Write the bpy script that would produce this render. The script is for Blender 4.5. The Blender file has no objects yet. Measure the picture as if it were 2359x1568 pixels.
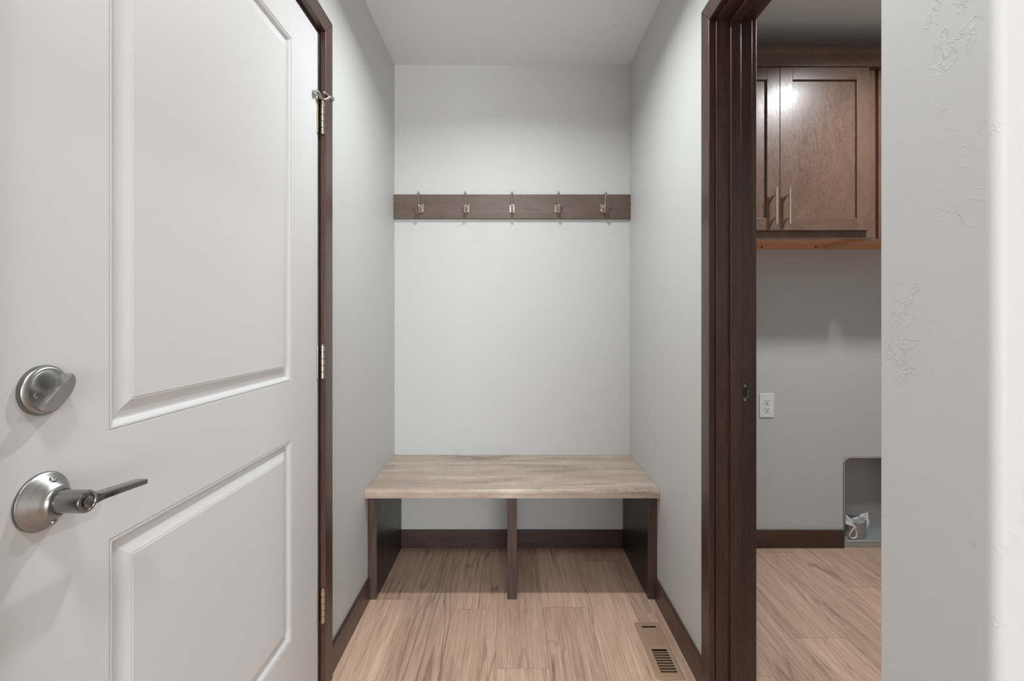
import bpy, bmesh, math, random
from mathutils import Vector, Matrix
random.seed(7)
S = bpy.context.scene
COL = S.collection
# ------------------------------------------------------------------ camera
F = 1083.0; CZ = 1.1434                      # focal length in pixels, eye height
cam = bpy.data.cameras.new('camera'); camo = bpy.data.objects.new('camera', cam); COL.objects.link(camo)
camo.location = (0, 0, CZ); camo.rotation_euler = (math.pi/2, 0, 0)
cam.sensor_width = 36; cam.lens = 36*F/2359
cam.shift_x = (1179.5-1177)/2359; cam.shift_y = -(784-737)/2359
cam.clip_start = 0.02; cam.clip_end = 50
S.camera = camo
# ------------------------------------------------------------------ world, lights, exposure
w = bpy.data.worlds.new('world'); S.world = w; w.use_nodes = True
w.node_tree.nodes['Background'].inputs[0].default_value = (1, 1, 1, 1)
w.node_tree.nodes['Background'].inputs[1].default_value = 0.3
S.view_settings.view_transform = 'Standard'; S.view_settings.look = 'None'
S.view_settings.gamma = 1; S.view_settings.use_curve_mapping = False
S.view_settings.exposure = 0.0
CEIL = 2.428
LIGHTS = [  # x, y, radius, watts, colour
    (0.0, 1.50, 0.038, 12.6, (0.94, 0.975, 1.0), 152),      # hallway, recessed
    (1.50, 1.45, 0.080, 16.0, (0.93, 0.97, 1.0), 155),    # laundry
    (-0.10, -0.05, 0.12, 9.5, (0.93, 0.97, 1.0), 160),    # added above the camera to brighten the near door and wall end
    (0.9, -2.6, 0.16, 6.0, (0.93, 0.97, 1.0), 160),  # added fill light in the entry room
]
for x, y, r, wt, c, spr in LIGHTS:
    l = bpy.data.lights.new('lamp', 'AREA'); l.shape = 'DISK'; l.size = 2*r; l.energy = wt; l.color = c; l.spread = math.radians(spr)
    o = bpy.data.objects.new('lamp', l); COL.objects.link(o); o.location = (x, y, CEIL-0.045)

l = bpy.data.lights.new('rear_fill', 'AREA'); l.shape = 'RECTANGLE'; l.size = 3.0; l.size_y = 1.9; l.energy = 245; l.color = (.92, .965, 1.0)
o = bpy.data.objects.new('rear_fill', l); COL.objects.link(o); o.location = (.95, -6.02, 1.25); o.rotation_euler = (math.pi/2, 0, 0)   # fill light added behind the camera, in the rear wall opening

# ------------------------------------------------------------------ materials
def mat(name):
    m = bpy.data.materials.new(name); m.use_nodes = True
    nt = m.node_tree; b = nt.nodes['Principled BSDF']
    return m, nt, b
def N(nt, t, **kw):
    n = nt.nodes.new(t)
    for k, v in kw.items():
        if k.startswith('i_'): n.inputs[k[2:].replace('_', ' ')].default_value = v
        else: setattr(n, k, v)
    return n
def L(nt, a, b): nt.links.new(a, b)
def math_n(nt, op, a, b=None, clamp=False):
    n = nt.nodes.new('ShaderNodeMath'); n.operation = op; n.use_clamp = clamp
    for i, v in enumerate((a, b)):
        if v is None: continue
        if isinstance(v, (int, float)): n.inputs[i].default_value = v
        else: nt.links.new(v, n.inputs[i])
    return n.outputs[0]
def coords(nt, scale=(1, 1, 1), kind='Object', rnd=False):
    tc = nt.nodes.new('ShaderNodeTexCoord')
    mp = nt.nodes.new('ShaderNodeMapping'); mp.inputs['Scale'].default_value = scale
    out = tc.outputs[kind]
    if rnd:
        oi = nt.nodes.new('ShaderNodeObjectInfo'); vm = nt.nodes.new('ShaderNodeVectorMath'); vm.operation = 'ADD'
        mu = math_n(nt, 'MULTIPLY', oi.outputs['Random'], 37.0)
        L(nt, out, vm.inputs[0]); L(nt, mu, vm.inputs[1]); out = vm.outputs[0]
    L(nt, out, mp.inputs['Vector'])
    return mp.outputs[0]
def noise(nt, vec, scale, detail=4, rough=.55, dist=0.0):
    n = N(nt, 'ShaderNodeTexNoise'); n.inputs['Scale'].default_value = scale
    n.inputs['Detail'].default_value = detail; n.inputs['Roughness'].default_value = rough
    n.inputs['Distortion'].default_value = dist
    L(nt, vec, n.inputs['Vector']); return n.outputs['Fac']
def ramp(nt, fac, stops):
    r = N(nt, 'ShaderNodeValToRGB'); el = r.color_ramp.elements
    el[0].position, el[0].color = stops[0][0], (*stops[0][1], 1)
    el[1].position, el[1].color = stops[-1][0], (*stops[-1][1], 1)
    for p, c in stops[1:-1]:
        e = el.new(p); e.color = (*c, 1)
    L(nt, fac, r.inputs[0]); return r.outputs[0]
def maprange(nt, v, a, b, c=0.0, d=1.0):
    n = N(nt, 'ShaderNodeMapRange'); L(nt, v, n.inputs[0])
    for i, x in zip((1, 2, 3, 4), (a, b, c, d)): n.inputs[i].default_value = x
    return n.outputs[0]
def mixc(nt, fac, a, b, mode='MIX'):
    n = N(nt, 'ShaderNodeMix', data_type='RGBA', blend_type=mode)
    for i, v in ((0, fac), (6, a), (7, b)):
        if isinstance(v, (int, float)): n.inputs[i].default_value = v
        elif isinstance(v, tuple): n.inputs[i].default_value = (*v, 1)
        else: L(nt, v, n.inputs[i])
    return n.outputs[2]
def bump(nt, b, h, strength, dist):
    n = N(nt, 'ShaderNodeBump'); n.inputs['Strength'].default_value = strength; n.inputs['Distance'].default_value = dist
    L(nt, h, n.inputs['Height']); L(nt, n.outputs[0], b.inputs['Normal']); return n

def paint(name, col, rough=.55, tex=1.0, spec=.3):
    m, nt, b = mat(name); b.inputs['Base Color'].default_value = (*col, 1); b.inputs['Roughness'].default_value = rough
    b.inputs['Specular IOR Level'].default_value = spec
    v = coords(nt)
    # sparse trowelled ridges
    r1 = noise(nt, v, 48, 5, .6, .45); a = math_n(nt, 'ABSOLUTE', math_n(nt, 'SUBTRACT', r1, .5))
    ridge = maprange(nt, a, 0.0, .035, 1.0, 0.0)
    mask = maprange(nt, noise(nt, v, 9, 4, .65), .56, .72)
    fine = noise(nt, v, 95, 3, .6)
    h = math_n(nt, 'ADD', math_n(nt, 'MULTIPLY', ridge, mask), math_n(nt, 'MULTIPLY', fine, .10))
    bump(nt, b, h, .62*tex, .0009); return m
M = {}
M['wall'] = paint('wall_paint', (.575, .580, .566), .5)
M['ceil'] = paint('ceiling_paint', (.84, .845, .83), .7, .5)

def plain(name, col, rough=.5, metal=0.0, spec=.5, coat=0):
    m, nt, b = mat(name); b.inputs['Base Color'].default_value = (*col, 1)
    b.inputs['Roughness'].default_value = rough; b.inputs['Metallic'].default_value = metal
    b.inputs['Specular IOR Level'].default_value = spec; b.inputs['Coat Weight'].default_value = coat
    v = coords(nt); n = noise(nt, v, 60, 3)
    r = maprange(nt, n, .3, .7, max(0, rough-.05), min(1, rough+.05)); L(nt, r, b.inputs['Roughness'])
    return m
M['door_white'] = plain('white_door_paint', (.65, .651, .648), .5, 0, .2)
M['plastic'] = plain('white_plastic', (.80, .80, .78), .3)
M['slot'] = plain('dark_slot', (.02, .02, .02), .6)
M['duct_dark'] = plain('duct_inside', (.012, .011, .010), .7)
M['tan'] = plain('tan_enamel', (.43, .29, .195), .4)
M['rubber'] = plain('grey_rubber', (.30, .30, .29), .6)
M['dark_metal'] = plain('bronze_metal', (.10, .085, .07), .28, 1)
M['galv'] = plain('galvanised_steel', (.42, .43, .43), .42, .75)
M['boxpaint'] = plain('grey_box_metal', (.40, .405, .405), .45, .2)
M['boxrim'] = plain('bright_box_rim', (.72, .73, .73), .4, .2)
M['bag'] = plain('white_plastic_film', (.78, .78, .77), .45)
M['lens'] = plain('white_glass', (.85, .85, .85), .4)
M['under'] = plain('maple_underside', (.74, .40, .23), .45)

def brushed(name, col, rough=.25, scale=(1, 1, 60)):
    m, nt, b = mat(name); b.inputs['Base Color'].default_value = (*col, 1); b.inputs['Metallic'].default_value = 1
    v = coords(nt, scale); n = noise(nt, v, 30, 3)
    L(nt, maprange(nt, n, .3, .7, rough-.06, rough+.08), b.inputs['Roughness'])
    bump(nt, b, n, .12, .0003); return m
M['nickel'] = brushed('brushed_nickel', (.33, .33, .325), .24)
def spun(name, col):
    m, nt, b = mat(name); b.inputs['Base Color'].default_value = (*col, 1); b.inputs['Metallic'].default_value = 1
    b.inputs['Anisotropic'].default_value = .85; b.inputs['Roughness'].default_value = .30
    tg = N(nt, 'ShaderNodeTangent', direction_type='RADIAL', axis='X'); L(nt, tg.outputs[0], b.inputs['Tangent'])
    n = noise(nt, coords(nt, (300, 6, 6)), 3, 2); L(nt, maprange(nt, n, .3, .7, .26, .34), b.inputs['Roughness']); return m
M['nickel_lit'] = brushed('lit_nickel', (.50, .50, .49), .34)  # lighter nickel colour stands in for light caught by the thumb turn
M['nickel_bright'] = brushed('bright_satin_nickel', (.70, .62, .53), .3)
M['nickel_spun'] = spun('spun_nickel', (.27, .27, .265))
M['nickel_warm'] = brushed('satin_nickel', (.52, .46, .39), .2)

def wood(name, dark, mid, light, axis='z', rough=.38, coat=.25, scale=1.0, contrast=1.0, fleck=.5, sq=.09):
    m, nt, b = mat(name)
    st = {'x': (sq, 1, 1), 'y': (1, sq, 1), 'z': (1, 1, sq)}[axis]
    st = tuple(s*scale for s in st)
    v = coords(nt, st, rnd=True)
    n1 = noise(nt, v, 9, 6, .6, .6)
    n2 = noise(nt, v, 70, 4, .65, .2)
    n3 = noise(nt, coords(nt, tuple(s*3 for s in st), rnd=True), 95, 2, .5)
    g = math_n(nt, 'ADD', math_n(nt, 'MULTIPLY', n1, .62), math_n(nt, 'MULTIPLY', n2, .38))
    c = ramp(nt, g, [(.5-.16/contrast, dark), (.5, mid), (.5+.16/contrast, light)])
    c2 = mixc(nt, math_n(nt, 'MULTIPLY', maprange(nt, n3, .56, .7), fleck), c, tuple(x*.45 for x in dark))
    sp = noise(nt, coords(nt), 330, 2, .6)
    hv = N(nt, 'ShaderNodeHueSaturation'); L(nt, c2, hv.inputs['Color']); L(nt, maprange(nt, sp, .3, .7, .74, 1.28), hv.inputs['Value'])
    L(nt, hv.outputs[0], b.inputs['Base Color'])
    b.inputs['Roughness'].default_value = rough; b.inputs['Coat Weight'].default_value = coat; b.inputs['Coat Roughness'].default_value = .22
    L(nt, maprange(nt, n2, .3, .7, rough-.06, rough+.1), b.inputs['Roughness'])
    bump(nt, b, n2, .15, .0006); return m
DK = ((.028, .0125, .009), (.060, .027, .0185), (.110, .053, .035))
for ax in 'xyz': M['wood_'+ax] = wood('stained_trim_wood_'+ax, *DK, axis=ax)
M['cab_z'] = wood('stained_maple_z', (.115, .064, .043), (.162, .094, .065), (.215, .130, .093), 'z', .32, .3, 1.6, .6, .3, .3)
M['cab_x'] = wood('stained_maple_x', (.108, .060, .041), (.150, .087, .061), (.200, .121, .087), 'x', .32, .3, 1.6, .6, .3, .3)
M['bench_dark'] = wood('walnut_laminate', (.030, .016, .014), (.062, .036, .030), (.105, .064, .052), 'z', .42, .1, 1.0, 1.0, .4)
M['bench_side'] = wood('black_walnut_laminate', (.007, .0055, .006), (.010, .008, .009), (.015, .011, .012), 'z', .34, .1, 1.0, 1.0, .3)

def bench_top_mat():
    m, nt, b = mat('weathered_oak_laminate')
    v = coords(nt, (.13, 1, 1)); n1 = noise(nt, v, 10, 6, .62, 1.2); n2 = noise(nt, v, 85, 4, .6)
    v3 = coords(nt, (.45, .6, .6)); ch = noise(nt, coords(nt, (1.0, .12, .3)), 190, 3, .6, 1.5)
    blot = noise(nt, v3, 9, 4, .6, .5)
    g = math_n(nt, 'ADD', math_n(nt, 'MULTIPLY', n1, .55), math_n(nt, 'MULTIPLY', n2, .25))
    g = math_n(nt, 'ADD', g, math_n(nt, 'MULTIPLY', ch, .20))
    c = ramp(nt, g, [(.35, (.21, .155, .12)), (.46, (.42, .33, .265)), (.55, (.52, .42, .345)), (.65, (.66, .57, .49))])
    c = mixc(nt, maprange(nt, blot, .45, .7, 0, .4), c, (.36, .25, .19))
    L(nt, c, b.inputs['Base Color'])
    L(nt, maprange(nt, n2, .3, .7, .30, .42), b.inputs['Roughness'])
    bump(nt, b, math_n(nt, 'ADD', n2, ch), .25, .0006); return m
M['bench_top'] = bench_top_mat()

def floor_mat():
    m, nt, b = mat('oak_plank_floor')
    tc = N(nt, 'ShaderNodeTexCoord'); sp = N(nt, 'ShaderNodeSeparateXYZ'); L(nt, tc.outputs['Object'], sp.inputs[0])
    PW, PL = .18, 1.22
    u = math_n(nt, 'DIVIDE', math_n(nt, 'ADD', sp.outputs[0], 18+.053), PW)
    row = math_n(nt, 'FLOOR', u); fu = math_n(nt, 'FRACT', u)
    wn = N(nt, 'ShaderNodeTexWhiteNoise', noise_dimensions='1D'); L(nt, row, wn.inputs['W'])
    vv = math_n(nt, 'ADD', math_n(nt, 'DIVIDE', math_n(nt, 'ADD', sp.outputs[1], 20), PL), wn.outputs['Value'])
    idx = math_n(nt, 'FLOOR', vv); fv = math_n(nt, 'FRACT', vv)
    cb = N(nt, 'ShaderNodeCombineXYZ'); L(nt, row, cb.inputs[0]); L(nt, idx, cb.inputs[1])
    w2 = N(nt, 'ShaderNodeTexWhiteNoise', noise_dimensions='3D'); L(nt, cb.outputs[0], w2.inputs['Vector'])
    off = N(nt, 'ShaderNodeVectorMath', operation='SCALE'); L(nt, w2.outputs['Color'], off.inputs[0]); off.inputs['Scale'].default_value = 23
    ad = N(nt, 'ShaderNodeVectorMath', operation='ADD'); L(nt, tc.outputs['Object'], ad.inputs[0]); L(nt, off.outputs[0], ad.inputs[1])
    def mp(s):
        n = N(nt, 'ShaderNodeMapping'); n.inputs['Scale'].default_value = s; L(nt, ad.outputs[0], n.inputs[0]); return n.outputs[0]
    big = noise(nt, mp((5.5, .55, 1)), 1.0, 2, .5, .3)          # cathedral rings
    vo = N(nt, 'ShaderNodeTexVoronoi'); vo.inputs['Scale'].default_value = 1.0; L(nt, mp((3.7, 1.15, 1)), vo.inputs['Vector'])
    ring = math_n(nt, 'FRACT', math_n(nt, 'ADD', math_n(nt, 'MULTIPLY', big, 17), maprange(nt, vo.outputs['Distance'], 0, .30, 5.0, 0)))
    ring = math_n(nt, 'ABSOLUTE', math_n(nt, 'SUBTRACT', ring, .5))       # 0 .. .5
    ring = maprange(nt, ring, 0, .16, 1, 0)
    ringmask = maprange(nt, noise(nt, mp((7, 1.2, 1)), 1.0, 3), .45, .65)
    fine = noise(nt, mp((230, 7, 1)), 1.0, 4, .65, .3)
    mid = noise(nt, mp((38, 1.6, 1)), 1.0, 6, .68, .8)
    chat = noise(nt, mp((9, 150, 1)), 1.0, 2, .5)
    g = math_n(nt, 'ADD', math_n(nt, 'MULTIPLY', mid, .5), math_n(nt, 'MULTIPLY', fine, .5))
    c = ramp(nt, g, [(.34, (.31, .192, .134)), (.45, (.55, .365, .270)), (.55, (.67, .465, .352)), (.67, (.77, .585, .462))])
    c = mixc(nt, math_n(nt, 'MULTIPLY', math_n(nt, 'MULTIPLY', ring, ringmask), .6), c, (.15, .088, .062))
    c = mixc(nt, math_n(nt, 'MULTIPLY', maprange(nt, chat, .6, .72), .10), c, (.52, .43, .35))
    # knots
    kn = maprange(nt, vo.outputs['Distance'], .010, .042, .6, 0)
    c = mixc(nt, kn, c, (.17, .095, .062))
    tone = maprange(nt, w2.outputs['Value'], 0, 1, .86, 1.12)
    hs = N(nt, 'ShaderNodeHueSaturation'); L(nt, tone, hs.inputs['Value']); L(nt, c, hs.inputs['Color'])
    eu = math_n(nt, 'MULTIPLY', math_n(nt, 'MINIMUM', fu, math_n(nt, 'SUBTRACT', 1.0, fu)), PW)
    ev = math_n(nt, 'MULTIPLY', math_n(nt, 'MINIMUM', fv, math_n(nt, 'SUBTRACT', 1.0, fv)), PL)
    e = math_n(nt, 'MINIMUM', eu, ev)
    seam = maprange(nt, e, .0006, .0014, 1, 0)
    cc = mixc(nt, math_n(nt, 'MULTIPLY', seam, .38), hs.outputs[0], (.10, .062, .045))
    L(nt, cc, b.inputs['Base Color'])
    L(nt, maprange(nt, fine, .3, .7, .40, .55), b.inputs['Roughness'])
    b.inputs['Specular IOR Level'].default_value = .35
    h = math_n(nt, 'SUBTRACT', math_n(nt, 'MULTIPLY', fine, .3), seam)
    bump(nt, b, h, .35, .0008); return m
M['floor'] = floor_mat()
def emis(name, c, s):
    m, nt, b = mat(name); b.inputs['Emission Color'].default_value = (*c, 1); b.inputs['Emission Strength'].default_value = s; return m
M['glow'] = emis('lit_diffuser', (1, .98, .95), 3.0)

# ------------------------------------------------------------------ mesh helpers
class MB:
    """collects shapes (world coordinates) into one mesh object"""
    def __init__(s): s.bm = bmesh.new(); s.mats = []; s.cur = 0
    def use(s, m):
        if m not in s.mats: s.mats.append(m)
        s.cur = s.mats.index(m); return s
    def _merge(s, t):
        for f in t.faces: f.material_index = s.cur
        me = bpy.data.meshes.new('t'); t.to_mesh(me); t.free(); s.bm.from_mesh(me); bpy.data.meshes.remove(me)
    def box(s, lo, hi, bev=0, seg=2):
        t = bmesh.new(); bmesh.ops.create_cube(t, size=1)
        for v in t.verts:
            v.co = Vector([lo[i] + (v.co[i]+.5)*(hi[i]-lo[i]) for i in range(3)])
        if bev: bmesh.ops.bevel(t, geom=list(t.edges), offset=bev, segments=seg, profile=.5, affect='EDGES')
        s._merge(t); return s
    def prism(s, pts, d, bev=0, seg=2):
        """pts: ordered 3D outline; d: extrusion vector"""
        t = bmesh.new(); vs = [t.verts.new(p) for p in pts]; f = t.faces.new(vs)
        r = bmesh.ops.extrude_face_region(t, geom=[f])
        for v in [g for g in r['geom'] if isinstance(g, bmesh.types.BMVert)]: v.co += Vector(d)
        bmesh.ops.recalc_face_normals(t, faces=t.faces)
        if bev: bmesh.ops.bevel(t, geom=list(t.edges), offset=bev, segments=seg, profile=.5, affect='EDGES')
        s._merge(t); return s
    def lathe(s, prof, origin, axis, n=48):
        """prof: (radius, distance along axis)"""
        t = bmesh.new(); a = Vector(axis).normalized(); q = a.to_track_quat('Z', 'Y'); rows = []
        for r, h in prof:
            rows.append([t.verts.new(Vector(origin)+q@Vector((r*math.cos(2*math.pi*k/n), r*math.sin(2*math.pi*k/n), h))) for k in range(n)] if r > 1e-6
                        else [t.verts.new(Vector(origin)+a*h)])
        for A, B in zip(rows, rows[1:]):
            for k in range(n):
                k2 = (k+1) % n
                if len(A) == 1 and len(B) == 1: continue
                if len(A) == 1: t.faces.new((A[0], B[k], B[k2]))
                elif len(B) == 1: t.faces.new((A[k], A[k2], B[0]))
                else: t.faces.new((A[k], A[k2], B[k2], B[k]))
        for R in (rows[0], rows[-1]):
            if len(R) > 1: t.faces.new(R)
        bmesh.ops.recalc_face_normals(t, faces=t.faces)
        s._merge(t); return s
    def tube(s, pts, rad, n=12, sub=6, flat=1.0):
        """smooth tube through pts; rad a number or a list"""
        P = [Vector(p) for p in pts]; R = rad if isinstance(rad, (list, tuple)) else [rad]*len(P)
        Q, RR = [], []
        for i in range(len(P)-1):
            p0 = P[max(i-1, 0)]; p1 = P[i]; p2 = P[i+1]; p3 = P[min(i+2, len(P)-1)]
            for k in range(sub):
                u = k/sub
                Q.append(.5*((2*p1)+(-p0+p2)*u+(2*p0-5*p1+4*p2-p3)*u*u+(-p0+3*p1-3*p2+p3)*u**3)); RR.append(R[i]*(1-u)+R[i+1]*u)
        Q.append(P[-1]); RR.append(R[-1])
        t = bmesh.new(); rows = []; up = Vector((.31, .17, .93))
        for i, q in enumerate(Q):
            d = (Q[min(i+1, len(Q)-1)]-Q[max(i-1, 0)]).normalized()
            a = d.cross(up).normalized(); bb = d.cross(a).normalized(); up = -bb if bb.dot(up) < 0 else bb
            bb = up - d*up.dot(d); bb.normalize(); a = d.cross(bb)
            rows.append([t.verts.new(q+(a*math.cos(2*math.pi*k/n)*flat+bb*math.sin(2*math.pi*k/n))*RR[i]) for k in range(n)])
        for A, B in zip(rows, rows[1:]):
            for k in range(n): t.faces.new((A[k], A[(k+1) % n], B[(k+1) % n], B[k]))
        t.faces.new(rows[0]); t.faces.new(rows[-1])
        bmesh.ops.recalc_face_normals(t, faces=t.faces); s._merge(t); return s
    def sphere(s, c, r, n=20, sc=(1, 1, 1)):
        t = bmesh.new(); bmesh.ops.create_uvsphere(t, u_segments=n, v_segments=n//2, radius=r)
        for v in t.verts: v.co = Vector((v.co.x*sc[0], v.co.y*sc[1], v.co.z*sc[2]))+Vector(c)
        s._merge(t); return s
    def build(s, name, m=None, parent=None, smooth=True, origin=(0, 0, 0)):
        me = bpy.data.meshes.new(name)
        if parent is not None: origin = world_loc(parent)
        for v in s.bm.verts: v.co -= Vector(origin)
        if smooth:
            for f in s.bm.faces: f.smooth = True
        s.bm.to_mesh(me); s.bm.free()
        if smooth: me.set_sharp_from_angle(angle=math.radians(50))
        o = bpy.data.objects.new(name, me); COL.objects.link(o)
        if smooth:
            wn = o.modifiers.new('weighted_normal', 'WEIGHTED_NORMAL'); wn.keep_sharp = True; wn.weight = 80
        for k in (s.mats or [m]): me.materials.append(M[k] if isinstance(k, str) else k)
        if parent is not None: o.parent = parent
        else: o.location = origin
        return o
def world_loc(o):
    v = Vector(o.location)
    while o.parent: o = o.parent; v += Vector(o.location)
    return v
def thing(name, label, cat, loc=(0, 0, 0), group=None):
    o = bpy.data.objects.new(name, None); COL.objects.link(o); o.location = loc; o.empty_display_size = .05
    o['label'] = label; o['category'] = cat
    if group: o['group'] = group
    return o
def tag(o, label, cat=None, group=None, kind=None):
    o['label'] = label
    if cat: o['category'] = cat
    if group: o['group'] = group
    if kind: o['kind'] = kind
    return o
def struct(o, label, cat): return tag(o, label, cat, None, 'structure')
def part(name, m, parent, lo, hi, bev=0): return MB().box(lo, hi, bev).build(name, m, parent)

# ------------------------------------------------------------------ dimensions
XL, XR, XR2 = -.587, .599, .7045          # hallway walls, laundry face of the partition
YB = 2.37                                 # back wall
YS0, YS1, XS = .377, .497, .390           # wall return beside the camera
YR = -6.0                                 # rear wall of the entry room
XLR = 2.75                                # laundry / entry right wall
DY0, DY1, DT = .519, 1.433, 2.018         # left door
# ------------------------------------------------------------------ shell
RX0, RX1, RY0, RY1 = .472, .548, 1.505, 1.762   # floor opening of the register
f = MB()
for lo, hi in (((XL-.2, YR-.1), (RX0, YB+.2)), ((RX1, YR-.1), (XLR+.1, YB+.2)), ((RX0, YR-.1), (RX1, RY0)), ((RX0, RY1), (RX1, YB+.2))):
    f.box((*lo, -.02), (*hi, 0))
struct(f.build('floor', 'floor'), 'tan wood plank floor running toward the back wall', 'floor')
struct(MB().box((XL-.2, YR-.1, CEIL), (XLR+.1, YB+.2, CEIL+.05)).build('ceiling', 'ceil'), 'smooth grey painted ceiling', 'ceiling')
# left wall with the door opening
lw = MB(); T = .115
OY0, OY1, OT = DY0-.025, DY1+.025, DT+.03
lw.box((XL-T, OY1, 0), (XL, YB, CEIL)).box((XL-T, YR, 0), (XL, OY0, CEIL)).box((XL-T, OY0, OT), (XL, OY1, CEIL))
struct(lw.build('wall_left', 'wall'), 'light grey textured wall holding the white door', 'wall')
# back wall: one outline with the rounded notch of the dryer box
HX0, HX1, HZ, HR = 1.674, 1.985, .455, .034
out = [(XL-T, 0), (XL-T, CEIL), (XLR+.1, CEIL), (XLR+.1, 0), (HX1, 0)]
for k in range(9):
    a = math.pi/2*k/8; out.append((HX1-HR+HR*math.cos(a), HZ-HR+HR*math.sin(a)))
for k in range(9):
    a = math.pi/2+math.pi/2*k/8; out.append((HX0+HR+HR*math.cos(a), HZ-HR+HR*math.sin(a)))
out.append((HX0, 0))
bw = MB().prism([(x, YB, z) for x, z in out], (0, .02, 0))
struct(bw.build('wall_back', 'wall', smooth=False), 'light grey textured wall behind the bench and below the laundry cabinet', 'wall')
# right partition with the doorway
JY0, JY1, JT = .610, 1.372, 2.019
rw = MB().box((XR, JY1+.015, 0), (XR2, YB, CEIL)).box((XR, YS1-.02, 0), (XR2, JY0-.015, CEIL)).box((XR, JY0-.015, JT+.02), (XR2, JY1+.015, CEIL))
struct(rw.build('wall_right', 'wall'), 'light grey partition wall between the bench nook and the laundry', 'wall')
# wall return with rounded drywall corners
r = .009; o_ = []
for cx, cy, a0 in ((XS+r, YS0+r, math.pi), ):
    for k in range(9):
        a = a0+math.pi/2*k/8; o_.append((cx+r*math.cos(a), cy+r*math.sin(a)))
o_ += [(XLR, YS0), (XLR, YS1)]
r2 = .003
for k in range(7):
    a = math.pi/2+math.pi/2*k/6; o_.append((XS+r2+r2*math.cos(a), YS1-r2+r2*math.sin(a)))
struct(MB().prism([(x, y, 0) for x, y in o_], (0, 0, CEIL)).build('wall_return', 'wall'), 'light grey wall end closest to the camera at the right', 'wall')
struct(MB().box((XLR, YR, 0), (XLR+.1, YB, CEIL)).build('wall_side', 'wall'), 'grey side wall of the laundry', 'wall')
WX0, WX1, WZ0, WZ1 = XL, 2.45, .30, 2.20  # opening added for the rear fill light
rr_ = MB().box((XL-T, YR-.1, 0), (XLR+.1, YR, WZ0)).box((XL-T, YR-.1, WZ1), (XLR+.1, YR, CEIL)).box((WX1, YR-.1, WZ0), (XLR+.1, YR, WZ1))
struct(rr_.build('wall_rear', 'wall'), 'unseen grey wall behind the camera, opened for the added fill light', 'wall')
wf = MB()
for lo, hi in (((XL, WZ0), (WX1, WZ0+.05)), ((XL, WZ1-.05), (WX1, WZ1)), ((XL, WZ0), (XL+.05, WZ1)), ((WX1-.05, WZ0), (WX1, WZ1)), ((.92, WZ0), (.97, WZ1))):
    wf.box((lo[0], YR-.01, lo[1]), (hi[0], YR+.02, hi[1]), .002)
struct(wf.build('added_window_1', 'plastic'), 'unseen white window frame added around the rear fill light', 'window')  # frame added around the rear fill light, never in view

# baseboards, 89 mm tall
def baseboard(name, lo, hi, m, label):
    struct(MB().box(lo, hi, .002).build(name, m), label, 'baseboard')
BH, BT = .0895, .012
baseboard('baseboard_left', (XL, 1.503, 0), (XL+BT, 1.925, BH), 'wood_y', 'dark wood baseboard on the left between door casing and bench')
baseboard('baseboard_right', (XR-BT, 1.4365, 0), (XR, 1.925, BH), 'wood_y', 'dark wood baseboard on the right beside the floor register')

M['base_x'] = wood('walnut_base_x', (.030, .016, .013), (.058, .032, .025), (.095, .055, .043), 'x', .42, .1)
baseboard('baseboard_back', (-.550, YB-.014, 0), (.562, YB, BH), 'base_x', 'dark wood baseboard along the wall beneath the bench')
baseboard('baseboard_laundry_end', (HX1+.001, YB-.014, 0), (XLR, YB, BH), 'wood_x', 'dark wood baseboard in the laundry to the right of the dryer vent box')
baseboard('baseboard_laundry', (XR2, YB-.014, 0), (HX0-.001, YB, BH), 'wood_x', 'dark wood baseboard in the laundry below the outlet')

# ------------------------------------------------------------------ casings: mitred, eased edges
def casing_u(parent, face, out_dir, y0, y1, top, wdt, th, name='casing', sides=(1, 1), m='wood'):
    """legs and head round an opening in a wall of constant x; inner edge at y0/y1/top"""
    xa, xb = (face, face+out_dir*th); lo, hi = min(xa, xb), max(xa, xb)
    def leg(yi, s):
        yo = yi+s*wdt
        pts = [(lo, yi, 0), (lo, yi, top), (lo, yo, top+wdt), (lo, yo, 0)]
        MB().prism(pts, (hi-lo, 0, 0), .0022, 2).build(name+'_leg', m+'_z', parent)
    if sides[0]: leg(y0, -1)
    if sides[1]: leg(y1, 1)
    pts = [(lo, y0, top), (lo, y1, top), (lo, y1+wdt, top+wdt), (lo, y0-wdt, top+wdt)]
    MB().prism(pts, (hi-lo, 0, 0), .0022, 2).build(name+'_head', m+'_y', parent)
t1 = thing('trim_1', 'reddish brown door casing and jamb around the white door', 'door frame', (XL, 1.44, 0)); t1['kind'] = 'structure'
casing_u(t1, XL, 1, DY0-.012, 1.445, 2.030, .0565, .018)
for nm, lo, hi, m in (('jamb', (XL-T, 1.437, 0), (XL-.0005, 1.457, DT+.005), 'wood_z'), ('jamb', (XL-T, OY0, 0), (XL-.0005, DY0-.003, DT+.005), 'wood_z'),
                      ('jamb_head', (XL-T, OY0, DT+.005), (XL-.0005, 1.457, OT), 'wood_y')):
    part(nm, m, t1, lo, hi, .001)

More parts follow.
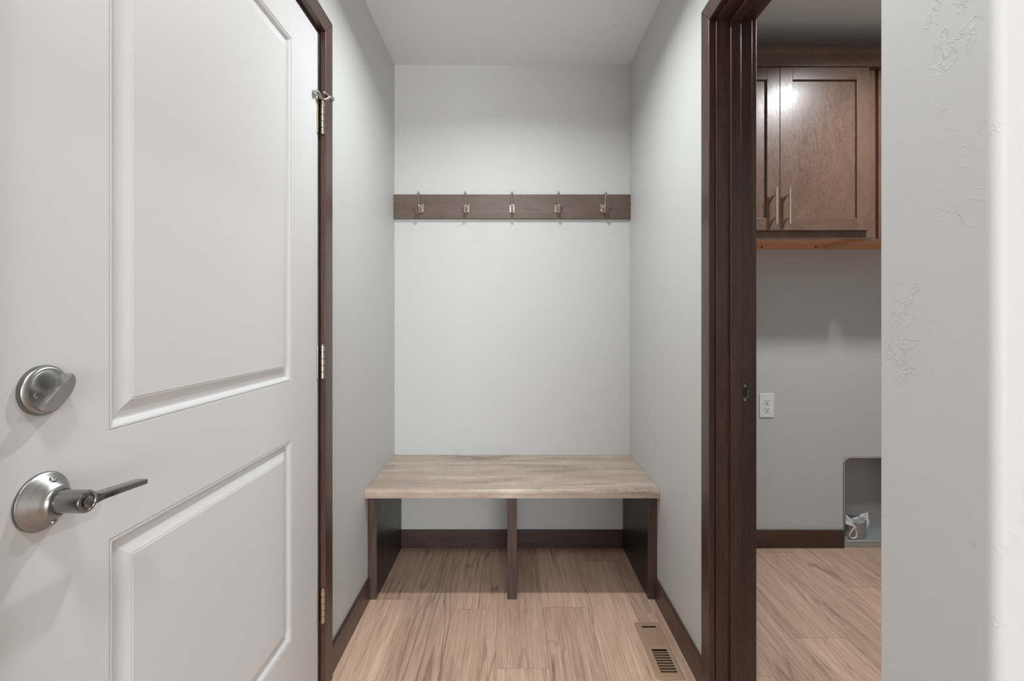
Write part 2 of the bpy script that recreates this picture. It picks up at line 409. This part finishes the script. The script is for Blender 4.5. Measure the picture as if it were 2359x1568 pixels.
t2 = thing('trim_2', 'dark brown cased doorway into the laundry', 'door frame', (.65, JY1, 0)); t2['kind'] = 'structure'
casing_u(t2, XR, -1, JY0-.006, 1.378, 2.025, .0575, .0185)
casing_u(t2, XR2, 1, JY0-.006, 1.378, 2.025, .0575, .016, 'inner_casing')
part('jamb', 'wood_z', t2, (XR, JY1, 0), (XR2, JY1+.015, JT+.02), .0015)
part('jamb', 'wood_z', t2, (XR, JY0-.015, 0), (XR2, JY0, JT+.02), .0015)
part('jamb_head', 'wood_y', t2, (XR, JY0, JT), (XR2, JY1, JT+.02), .0015)
SX0, SX1, ST = .637, .6675, .011
part('door_stop_strip', 'wood_z', t2, (SX0, JY1-ST, 0), (SX1, JY1, JT), .0025)
part('door_stop_strip', 'wood_z', t2, (SX0, JY0, 0), (SX1, JY0+ST, JT), .0025)
part('door_stop_head', 'wood_y', t2, (SX0, JY0+ST, JT-ST), (SX1, JY1-ST, JT), .0025)
# strike plate
sp_z = .931
sp = MB().use('dark_metal')
yp = JY1-.0016
x0, x1, z0, z1 = .6695, .7035, sp_z-.0295, sp_z+.0295
for lo, hi in (((x0, z0), (.6745, z1)), ((.6905, z0), (x1, z1)), ((.6745, z0), (.6905, sp_z-.013)), ((.6745, sp_z+.013), (.6905, z1))):
    sp.box((lo[0], yp, lo[1]), (hi[0], JY1+.0005, hi[1]), .0004, 1)
sp.tube([(x1-.001, yp+.0006, sp_z), (x1+.004, yp+.0006, sp_z), (x1+.0075, yp+.004, sp_z)], .0012, 8)
sp.use('slot').box((.6745, JY1-.0003, sp_z-.013), (.6905, JY1+.0002, sp_z+.013))
spo = sp.build('strike_plate', None, t2); spo['label'] = 'dark metal strike plate'
MB().box((.6745, yp-.0012, sp_z-.0145), (.6905, yp, sp_z-.0128), .0003, 1).box((.6893, yp-.0012, sp_z-.013), (.6908, yp, sp_z+.012), .0003, 1).build('strike_lip', 'nickel_warm', spo)
for dz in (-.0205, .0205):
    MB().lathe([(0, .0007), (.0022, .0007), (.0034, .0002), (.0034, 0)], (.682, yp, sp_z+dz), (0, -1, 0), 20).build('screw', 'nickel_warm', spo)

# ------------------------------------------------------------------ left door
XD = XL-.002                                  # door face
d = MB()
P0, P1 = .689, 1.262
panels = ((.980, 1.900), (.283, .822))
prof = [(0, 0), (.0008, -.0022), (.0024, -.0022), (.0034, -.0004), (.0060, -.0008), (.0090, -.0032), (.0120, -.0072), (.0135, -.0090), (.0170, -.0092),
        (.0240, -.0080), (.0310, -.0055), (.0375, -.0026), (.0405, -.0010), (.0425, -.0010), (.0440, .0)]
t = bmesh.new()
def q(a, b, c, e): t.faces.new([t.verts.new(p) for p in (a, b, c, e)])
def yz(y0, z0, y1, z1, x=XD): q((x, y0, z0), (x, y1, z0), (x, y1, z1), (x, y0, z1))
DB = .010
zs_ = [DB, panels[1][0], panels[1][1], panels[0][0], panels[0][1], DT]
for za, zb in zip(zs_, zs_[1:]):
    yz(DY0, za, P0, zb); yz(P1, za, DY1, zb)
for za, zb in (zs_[0:2], zs_[2:4], zs_[4:6]): yz(P0, za, P1, zb)
for z0, z1 in panels:
    rings = []
    for ins, dep in prof:
        rings.append([t.verts.new((XD+dep, y, z)) for y, z in ((P0+ins, z0+ins), (P1-ins, z0+ins), (P1-ins, z1-ins), (P0+ins, z1-ins))])
    for A, B in zip(rings, rings[1:]):
        for k in range(4): t.faces.new((A[k], A[(k+1) % 4], B[(k+1) % 4], B[k]))
    t.faces.new(rings[-1])
# edges and back
XB = XD-.044
bmesh.ops.remove_doubles(t, verts=t.verts, dist=1e-5)
be = [e for e in t.edges if len(e.link_faces) == 1]
ex = bmesh.ops.extrude_edge_only(t, edges=be)
nv = [g_ for g_ in ex['geom'] if isinstance(g_, bmesh.types.BMVert)]
for v in nv: v.co.x = XB
bmesh.ops.contextual_create(t, geom=[g_ for g_ in ex['geom'] if isinstance(g_, bmesh.types.BMEdge)])
bmesh.ops.recalc_face_normals(t, faces=t.faces)
d._merge(t)
door = d.build('door_1', 'door_white', origin=(XD, DY1, 0), smooth=False); struct(door, 'white two-panel door with lever handle and deadbolt in the left wall', 'door')

LY = .590
# deadbolt
DZ = 1.0555
db = MB().lathe([(.0312, 0), (.0316, .003), (.0310, .0055), (.0285, .0085), (.0250, .0105), (.014, .0140), (0, .0152)], (XD, LY, DZ), (1, 0, 0), 96).build('deadbolt', 'nickel_spun', door)
db['label'] = 'round brushed nickel deadbolt'
# thumb turn: half-moon wing with a straight diagonal edge
pts = []; ang = math.radians(43)
def tt(u, v, x): # rotate in the door plane
    return (XD+x, LY+u*math.cos(ang)-v*math.sin(ang), DZ+u*math.sin(ang)+v*math.cos(ang))
t = bmesh.new(); rings = []
NA = 20
for x, s in ((.010, .96), (.0165, 1.0), (.0212, .99), (.0224, .96)):
    row = [t.verts.new(tt(-.0275*s, .001, x)), t.verts.new(tt(.0275*s, .001, x))]
    for k in range(1, NA):
        a = math.pi*k/NA
        row.append(t.verts.new(tt(.0275*s*math.cos(a), -.0215*s*math.sin(a)**.8, x-(0.0045*(math.sin(a))))))
    rings.append(row)
n = len(rings[0])
for A, B in zip(rings, rings[1:]):
    for k in range(n): t.faces.new((A[k], A[(k+1) % n], B[(k+1) % n], B[k]))
t.faces.new(rings[0])
top = rings[-1]; c = t.verts.new(tt(0, -.008, .0205))
for k in range(n): t.faces.new((top[k], top[(k+1) % n], c))
bmesh.ops.recalc_face_normals(t, faces=t.faces)
mb = MB(); mb._merge(t); mb.build('thumb_turn', 'nickel_lit', db, smooth=False)
MB().lathe([(0, .0030), (.0015, .0030), (.0022, .0040), (.0042, .0036), (.0056, .0020), (.006, 0)], (XD+.0088, LY-.0165, DZ-.003), (1, 0, .05), 28).build('screw', 'nickel', db)
# lever
LZ = .916
lv = MB().lathe([(.0360, 0), (.0362, .002), (.0350, .0035), (.0330, .0050), (.0230, .0170), (.0195, .0205), (.0175, .0225), (.0165, .026), (.0150, .0265), (0, .0265)],
                (XD, LY, LZ), (1, 0, 0), 96).build('lever_handle', 'nickel_spun', door)
lv['label'] = 'brushed nickel lever handle with round conical rose'
for s in (-1, 1):
    MB().lathe([(0, .0018), (.0012, .0018), (.0020, .0028), (.0036, .0024), (.0044, 0)], (XD+.0125, LY+.002, LZ+s*.0262), (1, 0, s*.9), 24).build('screw', 'nickel', lv)
MB().lathe([(0, .0255), (.0137, .0255), (.0142, .0275), (.0142, .0560), (.0134, .0582), (.0105, .0590), (.0092, .0572), (.0092, .0560), (0, .0560)], (XD, LY, LZ), (1, 0, 0), 56).build('hub', 'nickel', lv)
MB().lathe([(0, .0600), (.0050, .0600), (.0066, .0592), (.0070, .055), (0, .055)], (XD, LY, LZ), (1, 0, 0), 32).box((XD+.0600, LY-.0008, LZ-.0045), (XD+.0606, LY+.0008, LZ+.0045)).build('lock_button', 'nickel', lv)
t = bmesh.new(); rows = []
for u, w_, h_, xo in ((.0110, .0060, .0085, .0500), (.018, .0080, .0062, .0500), (.026, .0085, .0050, .0495), (.05, .0085, .0046, .0490), (.080, .0085, .0042, .0485), (.0985, .0085, .0038, .0485), (.100, .0075, .0032, .0485)):
    zc = LZ-.0002-u*.085
    rows.append([t.verts.new((XD+xo+sx*w_, LY+u, zc+sz*h_)) for sx, sz in ((-1, -.75), (-.8, -1), (.8, -1), (1, -.75), (1, .75), (.8, 1), (-.8, 1), (-1, .75))])
for A, B in zip(rows, rows[1:]):
    for k in range(8): t.faces.new((A[k], A[(k+1) % 8], B[(k+1) % 8], B[k]))
t.faces.new(rows[0]); t.faces.new(rows[-1]); bmesh.ops.recalc_face_normals(t, faces=t.faces)
mb = MB(); mb._merge(t); mb.build('lever', 'nickel', lv)
# hinges
HYX = (-.5765, 1.4405)
for hz in (1.762, 1.0155, .268):
    h = MB().box((XD+.0002, DY1-.0070, hz-.051), (XD+.0035, DY1+.0015, hz+.051), .0006, 1).box((XD+.0002, DY1+.0005, hz-.051), (XD+.0018, DY1+.009, hz+.051), .0004, 1)
    h = h.build('hinge', 'nickel_warm', door); h['label'] = 'metal butt hinge leaf'
    k = MB(); z = hz-.051
    for seg in (.0205, .0200, .0200, .0200, .0205):
        k.lathe([(.0055, 0), (.0066, .0006), (.0066, seg-.0008), (.0055, seg-.0002)], (HYX[0], HYX[1], z), (0, 0, 1), 24); z += seg+.0002
    k.lathe([(.0045, 0), (.0062, .0008), (.0058, .003), (.003, .0045), (0, .0048)], (HYX[0], HYX[1], z-.0005), (0, 0, 1), 20)
    k.build('knuckle', 'nickel_warm', h)
    for dz in (-.026, .026):
        MB().lathe([(0, .0012), (.0022, .001), (.0034, 0)], (XD+.0033, DY1-.0035, hz+dz), (1, 0, 0), 16).build('screw', 'dark_metal', h)
# hinge pin door stop
sx, sy, sz = HYX[0], HYX[1], 1.762+.0565
ds = MB().lathe([(.0040, 0), (.0090, .0002), (.0095, .002), (.0090, .0042), (.004, .0045)], (sx, sy, sz-.004), (0, 0, 1), 24)
ds.tube([(sx, sy, sz-.002), (sx+.001, sy-.010, sz-.0015), (sx-.001, sy-.024, sz+.007), (sx-.001, sy-.038, sz+.0075), (sx-.003, 1.400, 1.8195)], [.0055, .0050, .0046, .0046, .0055], 14)
ds.tube([(sx, sy, sz-.002), (-.572, 1.452, sz+.006), (-.566, 1.463, sz+.018)], [.006, .0062, .0062], 12)
ds = ds.build('hinge_pin_stop', 'nickel_warm', door); ds['label'] = 'metal hinge pin door stop'
MB().lathe([(.0060, 0), (.0082, .001), (.0082, .0105), (.0060, .0118), (0, .012)], (-.5768, 1.400, 1.8195), (-1, 0, 0), 24).build('bumper', 'rubber', ds)
MB().tube([(-.5650, 1.425, 1.8335), (-.5655, 1.490, 1.8440)], .0034, 12, 2).build('threaded_rod', 'nickel_warm', ds)
MB().lathe([(.005, 0), (.0072, .001), (.0072, .007), (.006, .0085), (0, .0085)], (-.5655, 1.484, 1.8432), (-.12, 1, .15), 20).build('bumper', 'rubber', ds)

# ------------------------------------------------------------------ bench
bench = thing('bench', 'built-in bench with grey oak top on three dark panels below the coat rail', 'bench', (0, 2.1, 0))
BF, BZ = 1.886, .464
pr = []
for k in range(9):
    a = math.pi/2*k/8; R_ = .014
    pr.append((BF+R_-R_*math.sin(a), BZ-R_+R_*math.cos(a)))
pr += [(BF, BZ-.032), (BF+.002, BZ-.0365), (BF+.03, BZ-.0365), (YB-.001, BZ-.0365), (YB-.001, BZ)]
MB().prism([(XL+.001, y, z) for y, z in pr], (XR-XL-.002, 0, 0)).build('bench_top', 'bench_top', bench)
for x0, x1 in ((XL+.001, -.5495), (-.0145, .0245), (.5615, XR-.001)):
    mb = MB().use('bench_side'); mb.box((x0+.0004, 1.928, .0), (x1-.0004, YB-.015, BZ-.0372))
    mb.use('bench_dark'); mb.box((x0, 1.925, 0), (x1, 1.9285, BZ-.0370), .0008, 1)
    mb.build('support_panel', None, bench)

# ------------------------------------------------------------------ coat rail
rail = thing('coat_rail', 'brown wooden coat rail with five metal hooks on the back wall', 'coat rack', (0, YB, 1.712))
RT = .019

M['rail'] = wood('stained_rail_wood', (.075, .045, .034), (.115, .073, .057), (.160, .106, .085), 'x', .40, .2, 1.0, .8, .35)
MB().box((XL+.001, YB-RT, 1.651), (XR-.001, YB-.0002, 1.772), .0018).build('board', 'rail', rail)
def hook_parts(x):
    y = YB-RT; z = 1.701
    p = MB().box((x-.0130, y-.0022, z-.0190), (x+.0130, y, z+.0190), .0009, 2)
    # raised rim with flared corners
    for lo, hi in (((x-.0135, z-.020), (x-.0105, z+.019)), ((x+.0105, z-.020), (x+.0135, z+.019)), ((x-.0135, z-.0200), (x+.0135, z-.0170))):
        p.box((lo[0], y-.0050, lo[1]), (hi[0], y-.0010, hi[1]), .0009, 2)
    for s in (-1, 1):
        p.tube([(x+s*.0115, y-.003, z+.014), (x+s*.0145, y-.004, z+.021)], [.0022, .0014], 8, 3)
        p.tube([(x+s*.0115, y-.003, z+.017), (x+s*.003, y-.003, z+.013)], [.0020, .0014], 8, 3)
    h = p.build('hook', 'nickel_warm', rail); h['label'] = 'satin nickel double coat hook'
    MB().tube([(x, y-.001, z-.004), (x, y-.016, z-.012), (x, y-.040, z+.002), (x, y-.058, z+.034), (x, y-.068, z+.055), (x, y-.073, z+.060)],
              [.0060, .0050, .0040, .0040, .0052, .0058], 14, 7).sphere((x, y-.0735, z+.0603), .0062, 16, (1, .75, 1)).build('upper_prong', 'nickel_warm', h)
    MB().tube([(x, y-.001, z-.008), (x, y-.014, z-.022), (x, y-.030, z-.026), (x, y-.044, z-.018), (x, y-.049, z-.002)],
              [.0055, .0048, .0042, .0045, .0060], 14, 7).sphere((x, y-.0495, z+.001), .0072, 16).build('lower_prong', 'nickel_warm', h)
    return h
h0 = hook_parts(-.449)
for x in (-.2216, .0056, .2318, .460):
    c = h0.copy(); COL.objects.link(c); c.parent = rail; c.location = Vector(h0.location)+Vector((x+.449, 0, 0))
    for ch in list(h0.children):
        e = ch.copy(); COL.objects.link(e); e.parent = c

# ------------------------------------------------------------------ floor register
reg = thing('floor_register', 'tan metal floor register with louvres beside the right baseboard', 'floor vent', (.51, 1.634, 0))
g = MB().use('tan')
gx0, gx1, gy0, gy1 = .4640, .5565, 1.494, 1.777
sx0, sx1 = .486, .5385
hh = .004
# sloped outer frame with clipped corners
t = bmesh.new(); rr = .006
def ring(ins, z, rr):
    pts = []
    for cx, cy, a0 in ((gx1-ins-rr, gy1-ins-rr, 0), (gx0+ins+rr, gy1-ins-rr, 90), (gx0+ins+rr, gy0+ins+rr, 180), (gx1-ins-rr, gy0+ins+rr, 270)):
        for k in range(5):
            a = math.radians(a0+90*k/4); pts.append(t.verts.new((cx+rr*math.cos(a), cy+rr*math.sin(a), z)))
    return pts
A = ring(0, .0003, rr); B = ring(.0005, .0015, rr); C_ = ring(.004, hh, rr*.6)
for P, Q in ((A, B), (B, C_)):
    for k in range(len(P)): t.faces.new((P[k], P[(k+1) % len(P)], Q[(k+1) % len(Q)], Q[k]))
sl = [(1.751-(i)*.0122, 1.751-(i)*.0122-.0075) for i in range(9)] + [(1.6290-(i)*.0125, 1.6290-(i)*.0125-.0092) for i in range(9)]
I = [t.verts.new(p) for p in ((sx1, sl[0][0], hh), (sx0, sl[0][0], hh), (sx0, sl[-1][1], hh), (sx1, sl[-1][1], hh))]
n = 5
for j in range(4):
    seg = C_[j*n:(j+1)*n]
    for k in range(n-1): t.faces.new((seg[k], seg[k+1], I[j]))
    t.faces.new((seg[-1], C_[((j+1)*n) % 20], I[(j+1) % 4], I[j]))
bmesh.ops.recalc_face_normals(t, faces=t.faces)
g._merge(t)
for i, (a, b_) in enumerate(sl):
    if i: g.box((sx0, a, hh-.0012), (sx1, sl[i-1][1], hh))
g.build('faceplate', None, reg)
for i, (a, b_) in enumerate(sl):
    m_ = (a+b_)/2
    if i < 9 and i > 0:   # tilted toward the camera: shut to the eye
        pts = [(sx0, a, hh-.0009), (sx0, b_+.0018, hh-.0060), (sx0, b_+.0010, hh-.0058), (sx0, a-.0008, hh-.0005)]
    else:
        pts = [(sx0, b_-.0002, hh-.0012), (sx0, b_-.0012, hh-.012), (sx0, b_-.002, hh-.012), (sx0, b_-.0010, hh-.0012)]
    MB().prism(pts, (sx1-sx0, 0, 0)).build('louvre', 'tan', reg)
bx = MB()
z = -.12
bx.box((RX0, RY0, z), (RX1, RY1, z+.002)).box((RX0, RY0, z), (RX0+.001, RY1, -.0005)).box((RX1-.001, RY0, z), (RX1, RY1, -.0005)).box((RX0, RY0, z), (RX1, RY0+.001, -.0005)).box((RX0, RY1-.001, z), (RX1, RY1, -.0005))
bx.build('duct_boot', 'duct_dark', reg)

# ------------------------------------------------------------------ laundry cabinets
CY = 2.045                                   # face frame front
def wall_cabinet(x0, x1, doors, label, frame_r=.036):
    z0, z1 = 1.499, 2.262
    cb = thing('wall_cabinet', label, 'cabinet', ((x0+x1)/2, YB, z0), 'wall cabinets in the laundry')
    yb = YB-.0005
    mb = MB().box((x0, CY+.019, z0+.0), (x0+.013, yb, z1)).box((x1-.013, CY+.019, z0), (x1, yb, z1))
    mb.box((x0+.013, CY+.019, z0+.020), (x1-.013, yb, z0+.032)).box((x0+.013, CY+.019, z1-.012), (x1-.013, yb, z1)).box((x0+.013, yb-.006, z0+.032), (x1-.013, yb, z1-.012))
    mb.build('carcass', 'under', cb)
    nl = MB().box((x0+.013, yb-.018, z0), (x1-.013, yb, z0+.0198)).build('nailing_rail', 'under', cb)
    for xx in (1.255, 1.525):
        if x0 < xx < x1: MB().lathe([(0, .0008), (.0035, .0006), (.005, 0)], (xx, yb-.018, z0+.0095), (0, -1, 0), 14).build('screw', 'slot', nl)
    f = .038
    ff = MB().box((x0, CY, z0), (x0+f, CY+.019, z1), .001).box((x1-frame_r, CY, z0), (x1, CY+.019, z1), .001)
    ff.box((x0+f, CY, z0), (x1-frame_r, CY+.019, z0+f)).box((x0+f, CY, z1-f), (x1-frame_r, CY+.019, z1))
    ff.build('face_frame', 'cab_z', cb)
    yd = CY-.0205
    for dx0, dx1, hx in doors:
        dz0, dz1 = 1.5300, 2.2320; sw, rt, rb = .054, .0530, .0535
        dr = MB().box((dx0, yd, dz0), (dx0+sw, CY-.0008, dz1), .0010).box((dx1-sw, yd, dz0), (dx1, CY-.0008, dz1), .0010)
        dr = dr.build('door', 'cab_z', cb); dr['label'] = 'shaker cabinet door'
        part('door_rail', 'cab_x', dr, (dx0+sw, yd+.0002, dz1-rt), (dx1-sw, CY-.0008, dz1), .0010)
        part('door_rail', 'cab_x', dr, (dx0+sw, yd+.0002, dz0), (dx1-sw, CY-.0008, dz0+rb), .0010)
        MB().box((dx0+sw-.002, yd+.011, dz0+rb-.002), (dx1-sw+.002, CY-.004, dz1-rt+.002)).build('door_panel', 'cab_z', dr)
        zc = 1.628
        MB().tube([(hx, yd-.031, zc-.078), (hx, yd-.031, zc+.078)], .0056, 20, 2).tube([(hx, yd-.031, zc-.050), (hx, yd, zc-.050)], .0040, 12, 2).tube([(hx, yd-.031, zc+.050), (hx, yd, zc+.050)], .0040, 12, 2).build('handle', 'nickel_bright', dr)
    return cb
cabA = wall_cabinet(.745, 1.5835, ((.7845, 1.1575, 1.1290), (1.1595, 1.5445, 1.1850)), 'brown shaker two-door wall cabinet with bar pulls seen through the doorway')
part('filler_strip', 'cab_z', cabA, (XR2, CY, 1.499), (.7445, CY+.019, 2.262), .001)
part('gap_light_block', 'cab_z', cabA, (1.5837, CY+.05, 1.499), (1.5997, YB-.0006, 2.262))  # added in the cabinet gap to stop light leaking onto the wall
cabB = wall_cabinet(1.600, 2.30, ((1.640, 1.948, 1.91), (1.950, 2.262, 1.98)), 'brown wall cabinet to the right of the two-door cabinet, mostly hidden')
cr = MB()
cp = [(CY-.001, 2.2345), (CY-.022, 2.2345), (CY-.022, 2.290), (CY-.025, 2.2955), (CY-.030, 2.299), (CY-.030, 2.3135), (CY-.027, 2.3150), (CY-.001, 2.3150)]
cr = MB().prism([(XR2, y, z) for y, z in cp], (1.600-XR2, 0, 0)).build('crown_moulding', 'cab_x', cabA)
# cabinet B continues the crown
MB().prism([(1.6005, y, z) for y, z in cp], (.6995, 0, 0)).build('crown_moulding', 'cab_x', cabB)

# ------------------------------------------------------------------ outlet
ox, oz = 1.2885, .714
ot = thing('wall_outlet', 'white duplex outlet on the laundry wall beside the doorway', 'outlet', (ox, YB, oz))
MB().box((ox-.0365, YB-.0055, oz-.0610), (ox+.0365, YB+.0, oz+.0610), .0032, 3).build('cover_plate', 'plastic', ot)
for dz in (-.0198, .0198):
    pts = []
    for k in range(28):
        a = 2*math.pi*k/28; pts.append((ox+.0168*max(-1, min(1, 1.05*math.cos(a))), YB-.0052, oz+dz+max(-.0142, min(.0142, .0172*math.sin(a)))))
    rc = MB().prism(pts, (0, -.0022, 0), .0004, 1).build('receptacle', 'plastic', ot)
    MB().box((ox-.0075, YB-.0078, oz+dz-.0002), (ox-.0050, YB-.0073, oz+dz+.0085)).box((ox+.0050, YB-.0078, oz+dz+.001), (ox+.0075, YB-.0073, oz+dz+.0080)).lathe([(0, .0004), (.0029, .0004), (.0029, 0)], (ox, YB-.0074, oz+dz-.0070), (0, -1, 0), 14).build('slots', 'slot', rc)
MB().lathe([(0, .001), (.002, .0009), (.0032, 0)], (ox, YB-.0055, oz), (0, -1, 0), 16).build('screw', 'galv', ot)

# ------------------------------------------------------------------ recessed dryer vent box
vb = thing('dryer_vent_box', 'grey recessed metal dryer vent box low in the laundry wall', 'vent box', (1.83, YB, 0))
t = bmesh.new()
def hole(ins, y, zb):
    x0, x1, zt = HX0+ins, HX1-ins, HZ-ins; R = HR-ins*.5; pts = []
    zb2 = zb
    for cx, cz, a0 in ((x1-R, zt-R, 0), (x0+R, zt-R, 90)):
        for k in range(9):
            a = math.radians(a0+90*k/8); pts.append((cx+R*math.cos(a), y, cz+R*math.sin(a)))
    for k in range(5):
        a = math.radians(180+90*k/4); pts.append((x0+.02+.02*math.cos(a), y, zb2+.02+.02*math.sin(a)))
    for k in range(5):
        a = math.radians(270+90*k/4); pts.append((x1-.02+.02*math.cos(a), y, zb2+.02+.02*math.sin(a)))
    return [t.verts.new(p) for p in pts]
R1 = hole(.0022, YB-.0030, .030); R2 = hole(.0045, YB-.0030, .032); R3 = hole(.0050, YB+.004, .0325); R4 = hole(.010, YB+.135, .034)
for A, B in ((R1, R2), (R2, R3), (R3, R4)):
    for k in range(len(A)): t.faces.new((A[k], A[(k+1) % len(A)], B[(k+1) % len(B)], B[k]))
t.faces.new(R4)
bmesh.ops.recalc_face_normals(t, faces=t.faces)
mb = MB(); mb._merge(t); sh = mb.build('box_shell', 'boxpaint', vb)
so = sh.modifiers.new('s', 'SOLIDIFY'); so.thickness = .0012; so.offset = 0
rim = MB()
q_ = HR-.003
rp = [(HX0+.003, YB-.0035, .036)] + [(HX0+HR-q_*math.cos(math.pi/2*k/8), YB-.0035, HZ-HR+q_*math.sin(math.pi/2*k/8)) for k in range(9)]
rp += [(HX1-HR+q_*math.sin(math.pi/2*k/8), YB-.0035, HZ-HR+q_*math.cos(math.pi/2*k/8)) for k in range(9)] + [(HX1-.003, YB-.0035, .036)]
rim.tube(rp, .0016, 8, 2)
rim.tube([(HX0+.004, YB-.0035, .0305), (HX1-.004, YB-.0035, .0305)], .0018, 8, 2)
rim.build('rim', 'boxrim', vb)
MB().box((HX0+.0015, YB-.0022, .001), (HX1-.0015, YB+.006, .0300), .0008, 1).build('bottom_flange', 'boxpaint', vb)
# duct collar
vd = thing('duct_collar', 'round galvanised duct stub standing in the dryer vent box', 'duct', (1.775, 2.436, .034))
t = bmesh.new(); cxx, cyy = 1.772, 2.438
rows = []
for r_, z in ((.0540, .0345), (.0545, .060), (.0555, .061), (.0545, .0625), (.0545, .1135), (.0528, .1135), (.0525, .036)):
    rows.append([t.verts.new((cxx+r_*1.08*math.cos(2*math.pi*k/40), cyy+r_*math.sin(2*math.pi*k/40), z)) for k in range(40)])
for A, B in zip(rows, rows[1:]):
    for k in range(40): t.faces.new((A[k], A[(k+1) % 40], B[(k+1) % 40], B[k]))
bmesh.ops.recalc_face_normals(t, faces=t.faces); mb = MB(); mb._merge(t); mb.build('collar', 'galv', vd)
# crumpled plastic film stuffed in the duct
bg = thing('plastic_bag', 'crumpled white plastic bag with a tie stuffed into the duct stub', 'bag', (cxx, cyy, .036))
def at(px, py, y): return Vector(((px-1177)*y/F, y, CZ-(py-737)*y/F))
def sheet(corners, name, nu=10, nv=10, amp=.004):
    """corners in order bl, br, tr, tl"""
    t = bmesh.new(); bl, br, tr, tl = corners; G = []
    for i in range(nu+1):
        row = []
        for j in range(nv+1):
            u, v_ = i/nu, j/nv
            p = (bl*(1-u)+br*u)*(1-v_)+(tl*(1-u)+tr*u)*v_
            p = p+Vector((random.uniform(-.0007, .0007), amp*math.sin(3.1*u*3+v_*4)+.6*amp*math.sin(7*v_-u*5), random.uniform(-.0007, .0007)))
            row.append(t.verts.new(p))
        G.append(row)
    for i in range(nu):
        for j in range(nv): t.faces.new((G[i][j], G[i+1][j], G[i+1][j+1], G[i][j+1]))
    mb = MB(); mb._merge(t); o = mb.build(name, 'bag', bg)
    s = o.modifiers.new('s', 'SOLIDIFY'); s.thickness = .0008; return o
sheet((at(1968, 1214, 2.44), at(1998, 1222, 2.425), at(2003, 1187, 2.42), at(1959, 1192, 2.45)), 'film_flap')
sheet((at(1990, 1208, 2.432), at(1999, 1210, 2.425), at(2000.5, 1178, 2.43), at(1978, 1187, 2.44)), 'film_flap', amp=.002)
sheet((at(1949, 1207, 2.388), at(1998, 1223, 2.39), at(1984, 1213, 2.41), at(1948, 1184, 2.40)), 'film_flap', amp=.003)
MB().tube([at(1970, 1212, 2.380), at(1960, 1225, 2.378), at(1957, 1234, 2.378), at(1963, 1239, 2.377), at(1971, 1237, 2.377), at(1973, 1228, 2.378), at(1969, 1214, 2.380)], .0028, 10, 8, 1.6).build('tie_ribbon', 'bag', bg)

# ------------------------------------------------------------------ ceiling lights (above the frame)
LAB = ('flush round ceiling light over the bench nook', 'flush round ceiling light in the laundry', 'unseen round light added above the camera to brighten the near door', 'unseen round light added in the entry room as fill')  # last two are unseen lights added to brighten the near surfaces
for (x, y, r_, wt, c_, sp_), lab in zip(LIGHTS, LAB):
    cl = thing('ceiling_light', lab, 'ceiling light', (x, y, CEIL), 'round ceiling lights')
    MB().lathe([(r_+.022, 0), (r_+.022, .012), (r_+.014, .028), (r_+.002, .032), (r_+.002, .022), (0, .022)], (x, y, CEIL-.0002), (0, 0, -1), 64).build('trim_ring', 'lens', cl)
    MB().lathe([(0, .0225), (r_, .0225), (r_, .029), (r_*.8, .036), (0, .040)], (x, y, CEIL-.0002), (0, 0, -1), 64).build('diffuser', 'glow', cl)
